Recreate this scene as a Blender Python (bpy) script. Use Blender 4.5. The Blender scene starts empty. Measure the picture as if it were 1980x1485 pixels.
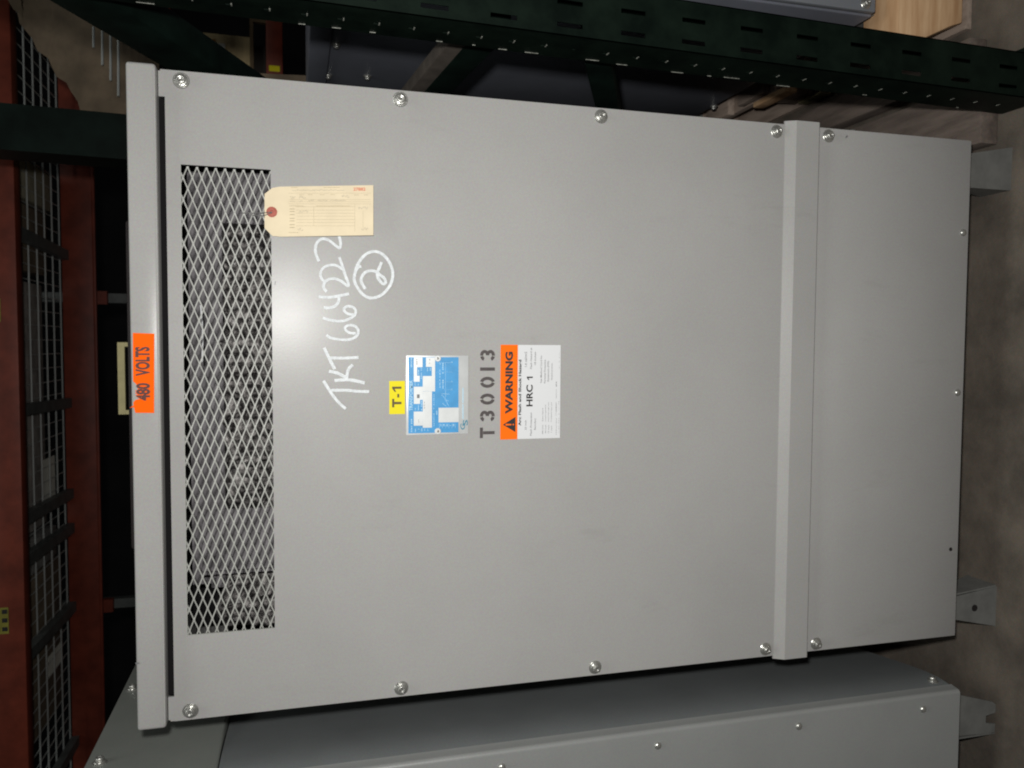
import bpy, bmesh, math, random
from mathutils import Vector, Matrix, noise

random.seed(4)
sc = bpy.context.scene
COL = sc.collection

# ------------------------------------------------------------------ camera
# the camera is held on its side: photo left = up, photo top = world right
CAM = Vector((0.08122, -1.1775, -0.17429))
ROT = Matrix(((0.00542, 0.99877, 0.04931),
              (-0.26133, 0.04901, -0.964),
              (-0.96523, -0.00766, 0.26128)))
cd = bpy.data.cameras.new('camera')
cd.sensor_fit = 'HORIZONTAL'
cd.sensor_width = 36.0
cd.lens = 28.0
cd.dof.use_dof = True
cd.dof.focus_distance = 1.25
cd.dof.aperture_fstop = 8.0
cd.clip_start = 0.02
cd.clip_end = 200.0
cam = bpy.data.objects.new('camera', cd)
cam.matrix_world = Matrix.Translation(CAM) @ ROT.to_4x4()
COL.objects.link(cam)
sc.camera = cam

# ------------------------------------------------------------------ world, flash, exposure
w = bpy.data.worlds.new('World')
sc.world = w
w.use_nodes = True
bg = w.node_tree.nodes['Background']
bg.inputs[0].default_value = (0.8, 0.9, 1.0, 1)
bg.inputs[1].default_value = 0.020

fl = bpy.data.lights.new('camera_flash', 'AREA')
fl.shape = 'DISK'
fl.size = 0.05
fl.energy = 18.6
fl.color = (1.0, 0.985, 0.955)
flo = bpy.data.objects.new('camera_flash', fl)
flo.location = (0.165, -1.18, -0.135)
flo.rotation_euler = (Vector((-0.06, 0.0, -0.78)) - Vector(flo.location)).to_track_quat('-Z', 'Y').to_euler()
COL.objects.link(flo)

# the warehouse's own dim ceiling lamp over the aisle
cl = bpy.data.lights.new('ceiling_lamp', 'AREA')
cl.shape = 'RECTANGLE'
cl.size = 3.0
cl.size_y = 0.8
cl.energy = 34.0
cl.color = (0.97, 1.0, 0.95)
clo = bpy.data.objects.new('ceiling_lamp', cl)
clo.location = (0.3, -1.1, 3.0)
COL.objects.link(clo)

sc.cycles.filter_width = 2.0
vs = sc.view_settings
vs.view_transform = 'Standard'
vs.look = 'None'
vs.exposure = 0.0
vs.gamma = 1.0
vs.use_curve_mapping = False

FLOOR = -1.47


# ------------------------------------------------------------------ helpers
def at(px, py, y=None, x=None, z=None):
    """a point of the photograph carried to the plane y, x or z = value"""
    d = ROT @ Vector(((px - 990) / 1540.0, (742.5 - py) / 1540.0, -1.0))
    if y is not None:
        t = (y - CAM.y) / d.y
    elif x is not None:
        t = (x - CAM.x) / d.x
    else:
        t = (z - CAM.z) / d.z
    return CAM + d * t


MATS = {}


def mat(name, col, rough=0.5, metal=0.0, var=0.0, vscale=40.0, bump=0.0, bscale=200.0,
        col2=None, detail=4.0, spec=0.5, coat=0.0, grain=0.0, lo=0.35, hi=0.65, stretch=None, wear=False):
    if name in MATS:
        return MATS[name]
    m = bpy.data.materials.new(name)
    m.use_nodes = True
    nt = m.node_tree
    b = nt.nodes['Principled BSDF']
    b.inputs['Base Color'].default_value = (*col, 1)
    b.inputs['Roughness'].default_value = rough
    b.inputs['Metallic'].default_value = metal
    b.inputs['Specular IOR Level'].default_value = spec
    b.inputs['Coat Weight'].default_value = coat
    tc = nt.nodes.new('ShaderNodeTexCoord')
    src = tc.outputs['Object']
    if stretch:
        mp = nt.nodes.new('ShaderNodeMapping')
        mp.inputs['Scale'].default_value = stretch
        nt.links.new(src, mp.inputs['Vector'])
        src = mp.outputs['Vector']
    last = None
    if var > 0 or col2:
        n = nt.nodes.new('ShaderNodeTexNoise')
        n.inputs['Scale'].default_value = vscale
        n.inputs['Detail'].default_value = detail
        n.inputs['Roughness'].default_value = 0.6
        nt.links.new(src, n.inputs['Vector'])
        r = nt.nodes.new('ShaderNodeValToRGB')
        c2 = col2 if col2 else tuple(min(1, c * (1 + var)) for c in col)
        c1 = col if col2 else tuple(c * (1 - var) for c in col)
        r.color_ramp.elements[0].position = lo
        r.color_ramp.elements[0].color = (*c1, 1)
        r.color_ramp.elements[1].position = hi
        r.color_ramp.elements[1].color = (*c2, 1)
        nt.links.new(n.outputs['Fac'], r.inputs['Fac'])
        last = r.outputs['Color']
    if grain > 0:
        g = nt.nodes.new('ShaderNodeTexNoise')
        g.inputs['Scale'].default_value = 420
        g.inputs['Detail'].default_value = 2
        nt.links.new(tc.outputs['Object'], g.inputs['Vector'])
        mx = nt.nodes.new('ShaderNodeMix')
        mx.data_type = 'RGBA'
        mx.blend_type = 'OVERLAY'
        mx.inputs['Factor'].default_value = grain
        if last:
            nt.links.new(last, mx.inputs['A'])
        else:
            mx.inputs['A'].default_value = (*col, 1)
        nt.links.new(g.outputs['Color'], mx.inputs['B'])
        last = mx.outputs['Result']
    if wear:
        # faint rub marks and hand smears: slightly darker and duller streaks, and a sheet that is not quite flat
        mp2 = nt.nodes.new('ShaderNodeMapping')
        mp2.inputs['Scale'].default_value = (9, 1, 2.2)
        mp2.inputs['Rotation'].default_value = (0, .5, 0)
        nt.links.new(tc.outputs['Object'], mp2.inputs['Vector'])
        sn = nt.nodes.new('ShaderNodeTexNoise')
        sn.inputs['Scale'].default_value = 2.2
        sn.inputs['Detail'].default_value = 8
        sn.inputs['Roughness'].default_value = .72
        nt.links.new(mp2.outputs['Vector'], sn.inputs['Vector'])
        sr = nt.nodes.new('ShaderNodeValToRGB')
        sr.color_ramp.elements[0].position = .60
        sr.color_ramp.elements[0].color = (1, 1, 1, 1)
        sr.color_ramp.elements[1].position = .80
        sr.color_ramp.elements[1].color = (.80, .79, .77, 1)
        nt.links.new(sn.outputs['Fac'], sr.inputs['Fac'])
        mw = nt.nodes.new('ShaderNodeMix')
        mw.data_type = 'RGBA'
        mw.blend_type = 'MULTIPLY'
        mw.inputs['Factor'].default_value = .55
        nt.links.new(last, mw.inputs['A'])
        nt.links.new(sr.outputs['Color'], mw.inputs['B'])
        last = mw.outputs['Result']
        rr = nt.nodes.new('ShaderNodeMapRange')
        rr.inputs['From Min'].default_value = .3
        rr.inputs['From Max'].default_value = .7
        rr.inputs['To Min'].default_value = rough - .008
        rr.inputs['To Max'].default_value = rough + .014
        nt.links.new(sn.outputs['Fac'], rr.inputs['Value'])
        nt.links.new(rr.outputs['Result'], b.inputs['Roughness'])
    if last:
        nt.links.new(last, b.inputs['Base Color'])
    if bump > 0:
        n2 = nt.nodes.new('ShaderNodeTexNoise')
        n2.inputs['Scale'].default_value = bscale
        n2.inputs['Detail'].default_value = 3
        nt.links.new(src, n2.inputs['Vector'])
        bp = nt.nodes.new('ShaderNodeBump')
        bp.inputs['Strength'].default_value = bump
        bp.inputs['Distance'].default_value = 0.002
        nt.links.new(n2.outputs['Fac'], bp.inputs['Height'])
        nt.links.new(bp.outputs['Normal'], b.inputs['Normal'])
    MATS[name] = m
    return m


ORG = {}


class MB:
    def __init__(self):
        self.v = []
        self.f = []

    def add(self, vs_, fs):
        n = len(self.v)
        self.v += [Vector(p) for p in vs_]
        self.f += [tuple(i + n for i in f) for f in fs]
        return self

    def box(self, x0, x1, y0, y1, z0, z1):
        return self.hexa([(x0, y0, z0), (x1, y0, z0), (x1, y1, z0), (x0, y1, z0)],
                         [(x0, y0, z1), (x1, y0, z1), (x1, y1, z1), (x0, y1, z1)])

    def hexa(self, lo, hi):
        return self.add(list(lo) + list(hi), [(3, 2, 1, 0), (4, 5, 6, 7), (0, 1, 5, 4), (1, 2, 6, 5), (2, 3, 7, 6), (3, 0, 4, 7)])

    def bar(self, a, b, wx, wy, up=(0, 0, 1)):
        a, b = Vector(a), Vector(b)
        d = (b - a).normalized()
        u = Vector(up)
        if abs(d.dot(u)) > 0.95:
            u = Vector((1, 0, 0))
        s = d.cross(u).normalized() * wx / 2
        t = s.cross(d).normalized() * wy / 2
        return self.hexa([a - s - t, a + s - t, a + s + t, a - s + t], [b - s - t, b + s - t, b + s + t, b - s + t])

    def tube(self, pts, r, n=8):
        pts = [Vector(p) for p in pts]
        rings = []
        for i, p in enumerate(pts):
            d = (pts[min(i + 1, len(pts) - 1)] - pts[max(i - 1, 0)]).normalized()
            u = Vector((0, 0, 1)) if abs(d.z) < 0.9 else Vector((1, 0, 0))
            s = d.cross(u).normalized()
            t = s.cross(d)
            rings.append([p + (s * math.cos(2 * math.pi * k / n) + t * math.sin(2 * math.pi * k / n)) * r for k in range(n)])
        vv = [q for g in rings for q in g]
        ff = [(i * n + k, i * n + (k + 1) % n, (i + 1) * n + (k + 1) % n, (i + 1) * n + k) for i in range(len(pts) - 1) for k in range(n)]
        ff += [tuple(range(n - 1, -1, -1)), tuple(range((len(pts) - 1) * n, len(pts) * n))]
        return self.add(vv, ff)

    def lathe_y(self, prof, n=24, c=(0, 0, 0), sides=None):
        """prof: list of (radius, y); turned about the y axis"""
        c = Vector(c)
        n = sides or n
        vv = [c + Vector((r * math.cos(2 * math.pi * k / n), y, r * math.sin(2 * math.pi * k / n))) for r, y in prof for k in range(n)]
        ff = [(i * n + k, (i + 1) * n + k, (i + 1) * n + (k + 1) % n, i * n + (k + 1) % n) for i in range(len(prof) - 1) for k in range(n)]
        ff += [tuple(range(n)), tuple(range(len(prof) * n - 1, (len(prof) - 1) * n - 1, -1))]
        return self.add(vv, ff)

    def prism_xz(self, poly, y0, y1):
        """polygon of (x, z) extruded from y0 (front) to y1"""
        n = len(poly)
        vv = [(p[0], y0, p[1]) for p in poly] + [(p[0], y1, p[1]) for p in poly]
        return self.add(vv, [tuple(range(n)), tuple(range(2 * n - 1, n - 1, -1))] + [(i, i + n, (i + 1) % n + n, (i + 1) % n) for i in range(n)])

    def ribbon(self, pts, w, y, closed=False, jit=0.0, rise=0.0):
        """flat stroke of width w in the plane y, following (x, z) points"""
        P = [Vector((p[0], p[1])) for p in pts]
        n = len(P)
        L, R = [], []
        for i in range(n):
            a = P[i - 1] if (i > 0 or closed) else P[i]
            b = P[(i + 1) % n] if (i < n - 1 or closed) else P[i]
            d = (b - a).normalized()
            nn = Vector((-d.y, d.x)) * (w / 2) * (1 + random.uniform(-jit, jit))
            L.append(P[i] + nn)
            R.append(P[i] - nn)
        vv = [(p.x, y - i * rise, p.y) for i, p in enumerate(L)] + [(p.x, y - i * rise, p.y) for i, p in enumerate(R)]
        m = n if closed else n - 1
        self.add(vv, [(i, (i + 1) % n, (i + 1) % n + n, i + n) for i in range(m)])
        return self

    def build(self, name, material, parent=None, bevel=0.0, smooth=False, seg=2, solid=0.0):
        org = ORG[parent.name] if parent else Vector((0, 0, 0))
        me = bpy.data.meshes.new(name)
        me.from_pydata([p - org for p in self.v], [], self.f)
        me.update()
        bm = bmesh.new()
        bm.from_mesh(me)
        if solid:
            bmesh.ops.recalc_face_normals(bm, faces=bm.faces)
            bmesh.ops.solidify(bm, geom=bm.faces[:], thickness=solid)
        bmesh.ops.recalc_face_normals(bm, faces=bm.faces)
        if bevel:
            es = [e for e in bm.edges if len(e.link_faces) == 2 and e.calc_face_angle(0) > 0.5]
            bmesh.ops.bevel(bm, geom=es, offset=bevel, segments=seg, affect='EDGES', profile=0.5)
        bm.to_mesh(me)
        bm.free()
        if smooth or bevel:
            for p in me.polygons:
                p.use_smooth = True
            me.set_sharp_from_angle(angle=math.radians(38))
        me.materials.append(material)
        o = bpy.data.objects.new(name, me)
        COL.objects.link(o)
        if parent:
            o.parent = parent
        ORG[o.name] = org.copy()
        return o


def absorb(o, other):
    """marks that belong to a surface become part of that object's own mesh"""
    off = ORG[other.name] - ORG[o.name]
    other.data.transform(Matrix.Translation(off))
    o.data.materials.append(other.data.materials[0])
    k = len(o.data.materials) - 1
    for p in other.data.polygons:
        p.material_index = k
    bm = bmesh.new()
    bm.from_mesh(o.data)
    n0 = len(bm.faces)
    bm.from_mesh(other.data)
    bm.faces.ensure_lookup_table()
    for f_ in bm.faces[n0:]:
        f_.material_index = k
    bm.to_mesh(o.data)
    bm.free()
    bpy.data.objects.remove(other)


def tag(o, label=None, cat=None, group=None, kind=None):
    if label:
        o['label'] = label
    if cat:
        o['category'] = cat
    if group:
        o['group'] = group
    if kind:
        o['kind'] = kind
    return o


def thing(name, label, cat, loc, group=None):
    o = bpy.data.objects.new(name, None)
    o.empty_display_size = 0.1
    o.location = loc
    COL.objects.link(o)
    ORG[o.name] = Vector(loc)
    return tag(o, label, cat, group)


def copy_tree(o, parent, dloc):
    c = o.copy()
    COL.objects.link(c)
    c.parent = parent
    c.location = Vector(o.location) + Vector(dloc)
    ORG[c.name] = ORG[o.name] + Vector(dloc)
    for ch in [k for k in bpy.data.objects if k.parent == o]:
        copy_tree(ch, c, (0, 0, 0))
    return c


def text(mb, s, x0, x1, z0, z1, y, bold=0.0, line=1.0):
    """lettering fitted into the box x0..x1, z0..z1 on a plane facing -y"""
    cu = bpy.data.curves.new('t', 'FONT')
    cu.body = s
    cu.size = 1.0
    cu.offset = bold
    cu.resolution_u = 3
    cu.space_line = line
    ob = bpy.data.objects.new('t', cu)
    COL.objects.link(ob)
    dg = bpy.context.evaluated_depsgraph_get()
    me = bpy.data.meshes.new_from_object(ob.evaluated_get(dg))
    xs = [v.co.x for v in me.vertices]
    ys = [v.co.y for v in me.vertices]
    ax, bx, ay, by = min(xs), max(xs), min(ys), max(ys)
    vv = [(x0 + (v.co.x - ax) / (bx - ax) * (x1 - x0), y, z0 + (v.co.y - ay) / (by - ay) * (z1 - z0)) for v in me.vertices]
    mb.add(vv, [tuple(p.vertices) for p in me.polygons])
    bpy.data.objects.remove(ob)
    bpy.data.curves.remove(cu)
    bpy.data.meshes.remove(me)
    return mb


def one(mb, x0, x1, z0, z1, y):
    """the digit 1 with its flag"""
    w_, h = x1 - x0, z1 - z0
    st_ = w_ * .42
    mb.add([(x1 - st_, y, z0), (x1, y, z0), (x1, y, z1), (x1 - st_ * .8, y, z1), (x0, y, z1 - h * .27), (x0, y, z1 - h * .44), (x1 - st_, y, z1 - h * .27)],
           [(0, 1, 2, 3, 6), (3, 4, 5, 6)])
    return mb


def smooth_line(pts, k=6, closed=False):
    P = [Vector((p[0], p[1])) for p in pts]
    n = len(P)
    out = []
    for i in range(n if closed else n - 1):
        p0 = P[(i - 1) % n] if (i > 0 or closed) else P[i]
        p1, p2 = P[i], P[(i + 1) % n]
        p3 = P[(i + 2) % n] if (i + 2 < n or closed) else p2
        for j in range(k):
            t = j / k
            out.append(0.5 * ((2 * p1) + (p2 - p0) * t + (2 * p0 - 5 * p1 + 4 * p2 - p3) * t * t + (3 * p1 - p0 - 3 * p2 + p3) * t ** 3))
    if not closed:
        out.append(P[-1])
    return out


# ------------------------------------------------------------------ materials
grey = mat('grey_enamel', (0.342, 0.338, 0.328), 0.275, var=0.035, vscale=3.5, bump=0.03, bscale=420, grain=0.17, spec=0.12, wear=True)
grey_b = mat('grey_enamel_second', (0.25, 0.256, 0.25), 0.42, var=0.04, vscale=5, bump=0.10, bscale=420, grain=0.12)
side_grey = mat('shaded_side_enamel', (0.165, 0.176, 0.178), 0.5, var=0.06, vscale=6, bump=0.08, bscale=400, grain=0.22, spec=0.25)  # the front's paint darkened, with the side's shade put into the colour
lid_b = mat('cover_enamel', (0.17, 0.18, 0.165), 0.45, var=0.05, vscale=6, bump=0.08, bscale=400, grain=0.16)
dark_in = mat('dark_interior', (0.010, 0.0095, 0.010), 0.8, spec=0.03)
mesh_m = mat('mesh_paint', (0.325, 0.33, 0.305), 0.45, var=0.10, vscale=60, spec=0.3)
zinc = mat('zinc_plate', (0.48, 0.48, 0.45), 0.3, 0.75, var=0.2, vscale=120, bump=0.2, bscale=300)
galv = mat('galvanised_steel', (0.205, 0.208, 0.198), 0.55, 0.3, var=0.12, vscale=30, bump=0.1)
coil_m = mat('varnished_winding', (0.030, 0.027, 0.027), 0.42, col2=(0.42, 0.40, 0.385), vscale=80, detail=5, bump=1.0, bscale=130, lo=0.44, hi=0.64, stretch=(1.3, 1, 0.55))
clamp_m = mat('core_clamp_paint', (0.14, 0.132, 0.138), 0.6, var=0.4, vscale=45, spec=0.2)
orange_v = mat('orange_vinyl', (0.92, 0.12, 0.0), 0.6, spec=0.06)
orange_w = mat('warning_orange', (0.90, 0.15, 0.004), 0.55, spec=0.1)
white_v = mat('white_vinyl', (0.64, 0.65, 0.66), 0.5, spec=0.2)
yellow_v = mat('yellow_vinyl', (0.74, 0.64, 0.02), 0.55, spec=0.1)
ink = mat('black_ink', (0.012, 0.010, 0.010), 0.6)
ink_grey = mat('grey_print', (0.16, 0.16, 0.165), 0.6)
ink_brown = mat('brown_ink', (0.085, 0.055, 0.004), 0.6)
ink_maroon = mat('maroon_ink', (0.075, 0.010, 0.004), 0.6)
stencil_m = mat('stencil_paint', (0.055, 0.045, 0.044), 0.6, var=0.15, vscale=200)
plate_m = mat('anodised_plate', (0.62, 0.64, 0.64), 0.35, 0.25, var=0.05, vscale=40)
blue_m = mat('blue_print', (0.045, 0.27, 0.55), 0.4, var=0.08, vscale=60)
pale_m = mat('pale_print', (0.36, 0.58, 0.72), 0.45)
teal_m = mat('teal_print', (0.05, 0.20, 0.28), 0.5)
chalk_m = mat('paint_marker', (0.64, 0.67, 0.685), 0.75, var=0.12, vscale=260, spec=0.2)
manila = mat('manila_card', (0.70, 0.60, 0.425), 0.75, var=0.04, vscale=30, spec=0.2)
manila_line = mat('faint_print', (0.40, 0.33, 0.20), 0.8)
pencil = mat('pencil_mark', (0.28, 0.25, 0.19), 0.8)
red_print = mat('red_number', (0.60, 0.16, 0.09), 0.7)
eyelet_m = mat('red_fibre', (0.38, 0.10, 0.07), 0.7, var=0.15, vscale=300)
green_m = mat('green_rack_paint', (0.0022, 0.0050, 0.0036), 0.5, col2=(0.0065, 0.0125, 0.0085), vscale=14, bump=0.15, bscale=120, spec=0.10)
chip_m = mat('bare_steel', (0.40, 0.41, 0.36), 0.45, 0.3, var=0.4, vscale=200)
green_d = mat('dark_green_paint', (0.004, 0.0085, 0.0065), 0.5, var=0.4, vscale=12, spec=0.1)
red_m = mat('orange_rack_paint', (0.175, 0.034, 0.018), 0.5, var=0.25, vscale=11, bump=0.1, bscale=60, grain=0.2, spec=0.3)
wire_m = mat('galvanised_wire', (0.50, 0.52, 0.50), 0.4, 0.4)
chan_m = mat('deck_channel', (0.11, 0.12, 0.115), 0.5, var=0.2, vscale=20)
card_m = mat('brown_cardboard', (0.155, 0.115, 0.075), 0.85, var=0.28, vscale=9, grain=0.2)
box_m = mat('grey_carton', (0.40, 0.36, 0.33), 0.85, var=0.35, vscale=10)
plywood = mat('plywood', (0.72, 0.56, 0.30), 0.75, var=0.12, vscale=6, stretch=(1, 1, 6), detail=6)
timber = mat('fresh_timber', (0.52, 0.30, 0.15), 0.7, col2=(0.74, 0.50, 0.29), vscale=9, stretch=(0.8, 3, 7), detail=3, bump=0.1, bscale=60, lo=.3, hi=.7)
old_wood = mat('weathered_timber', (0.27, 0.21, 0.17), 0.8, col2=(0.42, 0.335, 0.275), vscale=12, stretch=(4, 0.5, 6), detail=6)
olive_wood = mat('pale_timber', (0.24, 0.21, 0.11), 0.8, var=0.2, vscale=12)
cream_m = mat('cream_paint', (0.50, 0.44, 0.22), 0.6, var=0.1, vscale=30)
paper_m = mat('white_paper', (0.85, 0.85, 0.76), 0.7, var=0.08, vscale=20)
slate_b = mat('blue_grey_enamel', (0.17, 0.18, 0.215), 0.45, var=0.10, vscale=5, bump=0.1, bscale=300, grain=0.2)
concrete = mat('concrete', (0.070, 0.058, 0.046), 0.85, col2=(0.140, 0.116, 0.092), vscale=9, detail=12, bump=0.4, bscale=90, grain=0.4)
wall_m = mat('dark_wall', (0.03, 0.028, 0.028), 0.8, var=0.3, vscale=1.5)

# ------------------------------------------------------------------ setting
m = MB()
m.add([(-40, -20, FLOOR), (40, -20, FLOOR), (40, 60, FLOOR), (-40, 60, FLOOR)], [(0, 1, 2, 3)])
tag(m.build('floor', concrete), kind='structure')
m = MB().box(-14, 14, 9.0, 9.2, FLOOR + 0.003, 7)
tag(m.build('wall', wall_m), 'dark warehouse wall far behind the racks', 'wall', kind='structure')

# ------------------------------------------------------------------ main transformer
T = thing('transformer', 'light grey transformer cabinet with mesh vent, stickers and white handwriting on its front', 'transformer', (0, 0.35, FLOOR))
W = 0.45
# body: open steel shell, so that the vent shows what is inside
b = MB()
b.box(-W, -W + .002, .003, .70, -1.34, .0)
b.box(W - .002, W, .003, .70, -1.34, .0)
b.box(-W + .002, W - .002, .698, .70, -1.34, .0)
b.box(-W + .002, W - .002, .003, .698, -1.34, -1.337)
# front corner flanges and the top rail behind the slot
b.box(-W + .002, -.415, .003, .006, -1.337, .0025)
b.box(.414, W - .002, .003, .006, -1.337, .0025)
b.build('body', grey, T)

# lid with folded, rounded front rim
l = MB().box(-.4525, .4525, -.012, .712, .0035, .0405)
lid = l.build('lid', grey, T, bevel=.0042, seg=3)
MB().box(-.4455, .4455, -.0128, -.0112, .0042, .0056).build('hem', grey, lid)

# dents and scuffs on the rim: dark rub marks
sm = MB()
for px, py, ln, hh in [(266, 1282, 7, 3), (250, 121, 2, 2)]:
    p = at(px, py, -.0128)
    sm.add([(p.x - hh * .0004, -.0128, p.z - ln * .0004), (p.x + hh * .0004, -.0128, p.z - ln * .0002), (p.x + hh * .0002, -.0128, p.z + ln * .0004), (p.x - hh * .0006, -.0128, p.z + ln * .0003)], [(0, 1, 2, 3)])
absorb(lid, sm.build('scuff', ink_grey, lid))

# front panel with its rectangular vent opening
VX0, VX1, VZ0, VZ1 = -.3278, .3239, -.1417, -.0246
f = MB()
PZ0, PZ1 = -.9600, -.0058
o_ = [(-.449, PZ0), (.449, PZ0), (.449, PZ1), (-.449, PZ1)]
i_ = [(VX0, VZ0), (VX1, VZ0), (VX1, VZ1), (VX0, VZ1)]
ff = []
vv = [(x, 0, z) for x, z in o_ + i_] + [(x, .0022, z) for x, z in o_ + i_]
for k in range(4):
    j = (k + 1) % 4
    ff += [(k, j, j + 4, k + 4), (k + 8, k + 12, j + 12, j + 8), (k, k + 8, j + 8, j), (k + 4, j + 4, j + 12, k + 12)]
f.add(vv, ff)
panel = f.build('front_panel', grey, T)
# bright raw edges of the opening
e = MB()
e.box(VX0 + .0001, VX1 - .0001, -.0004, .0016, VZ1 - .0001, VZ1 + .0009)
e.box(VX0 - .0009, VX0 + .0001, -.0004, .0016, VZ0, VZ1)
e.build('vent_edge', mesh_m, panel)

# folded ridge between the two panels
r = MB()
prof = [(.0022, -.9600), (0.0, -.9600), (-.0002, -.9612), (-.0088, -.9770), (-.0090, -1.0200), (-.0082, -1.0215), (.0022, -1.0215)]
n = len(prof)
r.add([(-.4545, y, z) for y, z in prof] + [(.4545, y, z) for y, z in prof],
      [tuple(range(n)), tuple(range(2 * n - 1, n - 1, -1))] + [(i, (i + 1) % n, (i + 1) % n + n, i + n) for i in range(n)])
r.build('panel_ridge', grey, T)
lp = MB().box(-.449, .449, 0.0, .0022, -1.341, -1.0222)
lower = lp.build('lower_panel', grey, T, bevel=.0008)

# vent mesh: expanded metal, one continuous sheet of diamonds
g = MB()
px_, pz_ = .0300, .0121
zc0 = VZ1 + .004
k0 = VX0 - .01
seg = []
cols = int((VX1 - VX0 + .02) / (px_ / 2)) + 1
rows = int((VZ1 - VZ0 + .008) / (pz_ / 2)) + 2


def ybow(x, z):
    return .0032


for i in range(cols):
    for j in range(rows):
        if (i + j) % 2:
            continue
        x, z = k0 + i * px_ / 2, zc0 - j * pz_ / 2
        for sx in (1, -1):
            x2, z2 = x + sx * px_ / 2, z - pz_ / 2
            if z2 < VZ0 - .008 or x2 < VX0 - .013 or x2 > VX1 + .013:
                continue
            # a strand that widens where it joins the next one
            a, c = Vector((x, z)), Vector((x2, z2))
            d = (c - a).normalized()
            nn = Vector((-d.y, d.x))
            pts = [a, a.lerp(c, .18), a.lerp(c, .82), c]
            wd = [.00138, .00084, .00084, .00138]
            ys = [.0026, .0030, .0038, .0042]
            vv = []
            for q, w_, y in zip(pts, wd, ys):
                vv += [(q.x + nn.x * w_, y, q.y + nn.y * w_), (q.x - nn.x * w_, y, q.y - nn.y * w_),
                       (q.x - nn.x * w_, y + .0014, q.y - nn.y * w_), (q.x + nn.x * w_, y + .0014, q.y + nn.y * w_)]
            ff = []
            for t in range(3):
                for u in range(4):
                    ff.append((t * 4 + u, t * 4 + (u + 1) % 4, t * 4 + 4 + (u + 1) % 4, t * 4 + 4 + u))
            g.add(vv, ff)
g.build('vent_mesh', mesh_m, T)

# what shows through the mesh: core clamp, end plates, two windings
c = MB()
c.box(-.30, .345, .125, .128, -.066, -.044)
c.box(-.30, .345, .128, .170, -.066, -.063)
c.box(-.30, .345, .150, .152, -.042, -.014)
clamp = c.build('core_clamp', clamp_m, T, bevel=.001)
c = MB()
c.box(.262, .355, .105, .108, -.245, -.068)
c.box(.262, .265, .108, .22, -.245, -.068)
c.build('end_plate', clamp_m, T)
c = MB()
c.box(-.266, -.172, .100, .103, -.245, -.034)
c.box(-.270, -.266, .092, .18, -.245, -.034)
c.build('end_plate', clamp_m, T)
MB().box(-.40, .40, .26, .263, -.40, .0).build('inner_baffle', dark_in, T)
MB().box(-.4145, .4135, .010, .012, -.022, .0033).build('slot_shade', dark_in, T)  # dark strip added so the gap under the lid reads as shade


def winding(x0, x1, y0, y1, zt, zb, amp, seed):
    c = MB()
    nu, nv = int((x1 - x0) / .004), int((zt - zb) / .004)
    vv = []
    for j in range(nv + 1):
        for i in range(nu + 1):
            u = i / nu
            x = x0 + (x1 - x0) * u
            z = zt - (zt - zb) * j / nv
            y = y0 + (y1 - y0) * (1 - math.sqrt(max(0, 1 - (abs(2 * u - 1)) ** 4)))
            nz = noise.turbulence(Vector((x * 45 + seed, z * 70, 1.3)), 3, False)
            y -= amp * nz
            vv.append((x, y, z + amp * .3 * math.sin(x * 90)))
    ff = [(j * (nu + 1) + i, j * (nu + 1) + i + 1, (j + 1) * (nu + 1) + i + 1, (j + 1) * (nu + 1) + i) for j in range(nv) for i in range(nu)]
    k = len(vv)
    # close the block behind its wrinkled face
    vv += [(x0, y1 + .08, zt), (x1, y1 + .08, zt), (x1, y1 + .08, zb), (x0, y1 + .08, zb)]
    top = list(range(nu + 1))
    ff.append(tuple(top + [k + 1, k]))
    ff.append((k, k + 1, k + 2, k + 3))
    c.add(vv, ff)
    return c.build('winding', coil_m, T, smooth=True)


winding(-.200, .290, .130, .21, -.062, -.28, .022, 0.0)
winding(-.380, -.262, .130, .19, -.056, -.28, .022, 5.0)
# white lead wires above the windings
tw = MB()
for px, py in [(381, 600), (408, 415), (440, 1125)]:
    p = at(px, py, .05)
tw.tube([at(388, 590, .06), at(392, 640, .058), at(391, 700, .06)], .0012)
tw.build('lead_wire', white_v, T)

# bolts: hex head with flange, and a loose washer
bz = [-.0269, -.3232, -.6343, -.9448, -1.0445]


def make_bolt():
    h = MB()
    h.lathe_y([(.0086, -.0016), (.0086, -.0034), (.0072, -.0042)], 24)
    hx = MB()
    h.lathe_y([(.0066, -.0038), (.0066, -.0082), (.0056, -.0094), (.0032, -.0090), (.0028, -.0080)], sides=6)
    me = h
    org = Vector((.436, 0, bz[0]))
    ORG['_b'] = Vector((0, 0, 0))
    o = me.build('bolt', zinc, None, bevel=0.0004, seg=1)
    o.parent = T
    o.location = org - ORG[T.name]
    ORG[o.name] = org
    ws = MB().lathe_y([(.0105, 0.0), (.0108, -.0010), (.0100, -.0017), (.0060, -.0017)], 28)
    q = ws.build('washer', zinc, None, smooth=True)
    q.parent = o
    ORG[q.name] = org
    return o


bolt = make_bolt()
bolt.rotation_euler = (0, .4, 0)
BOLTS = [bolt]
first = True
for s in (1, -1):
    for i, z in enumerate(bz):
        if s == 1 and i == 0:
            continue
        c = copy_tree(bolt, T, (s * .436 - .436, 0, z - bz[0]))
        c.rotation_euler = (random.uniform(-.05, .05), random.uniform(0, 1), random.uniform(-.05, .05))
        BOLTS.append(c)
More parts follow.
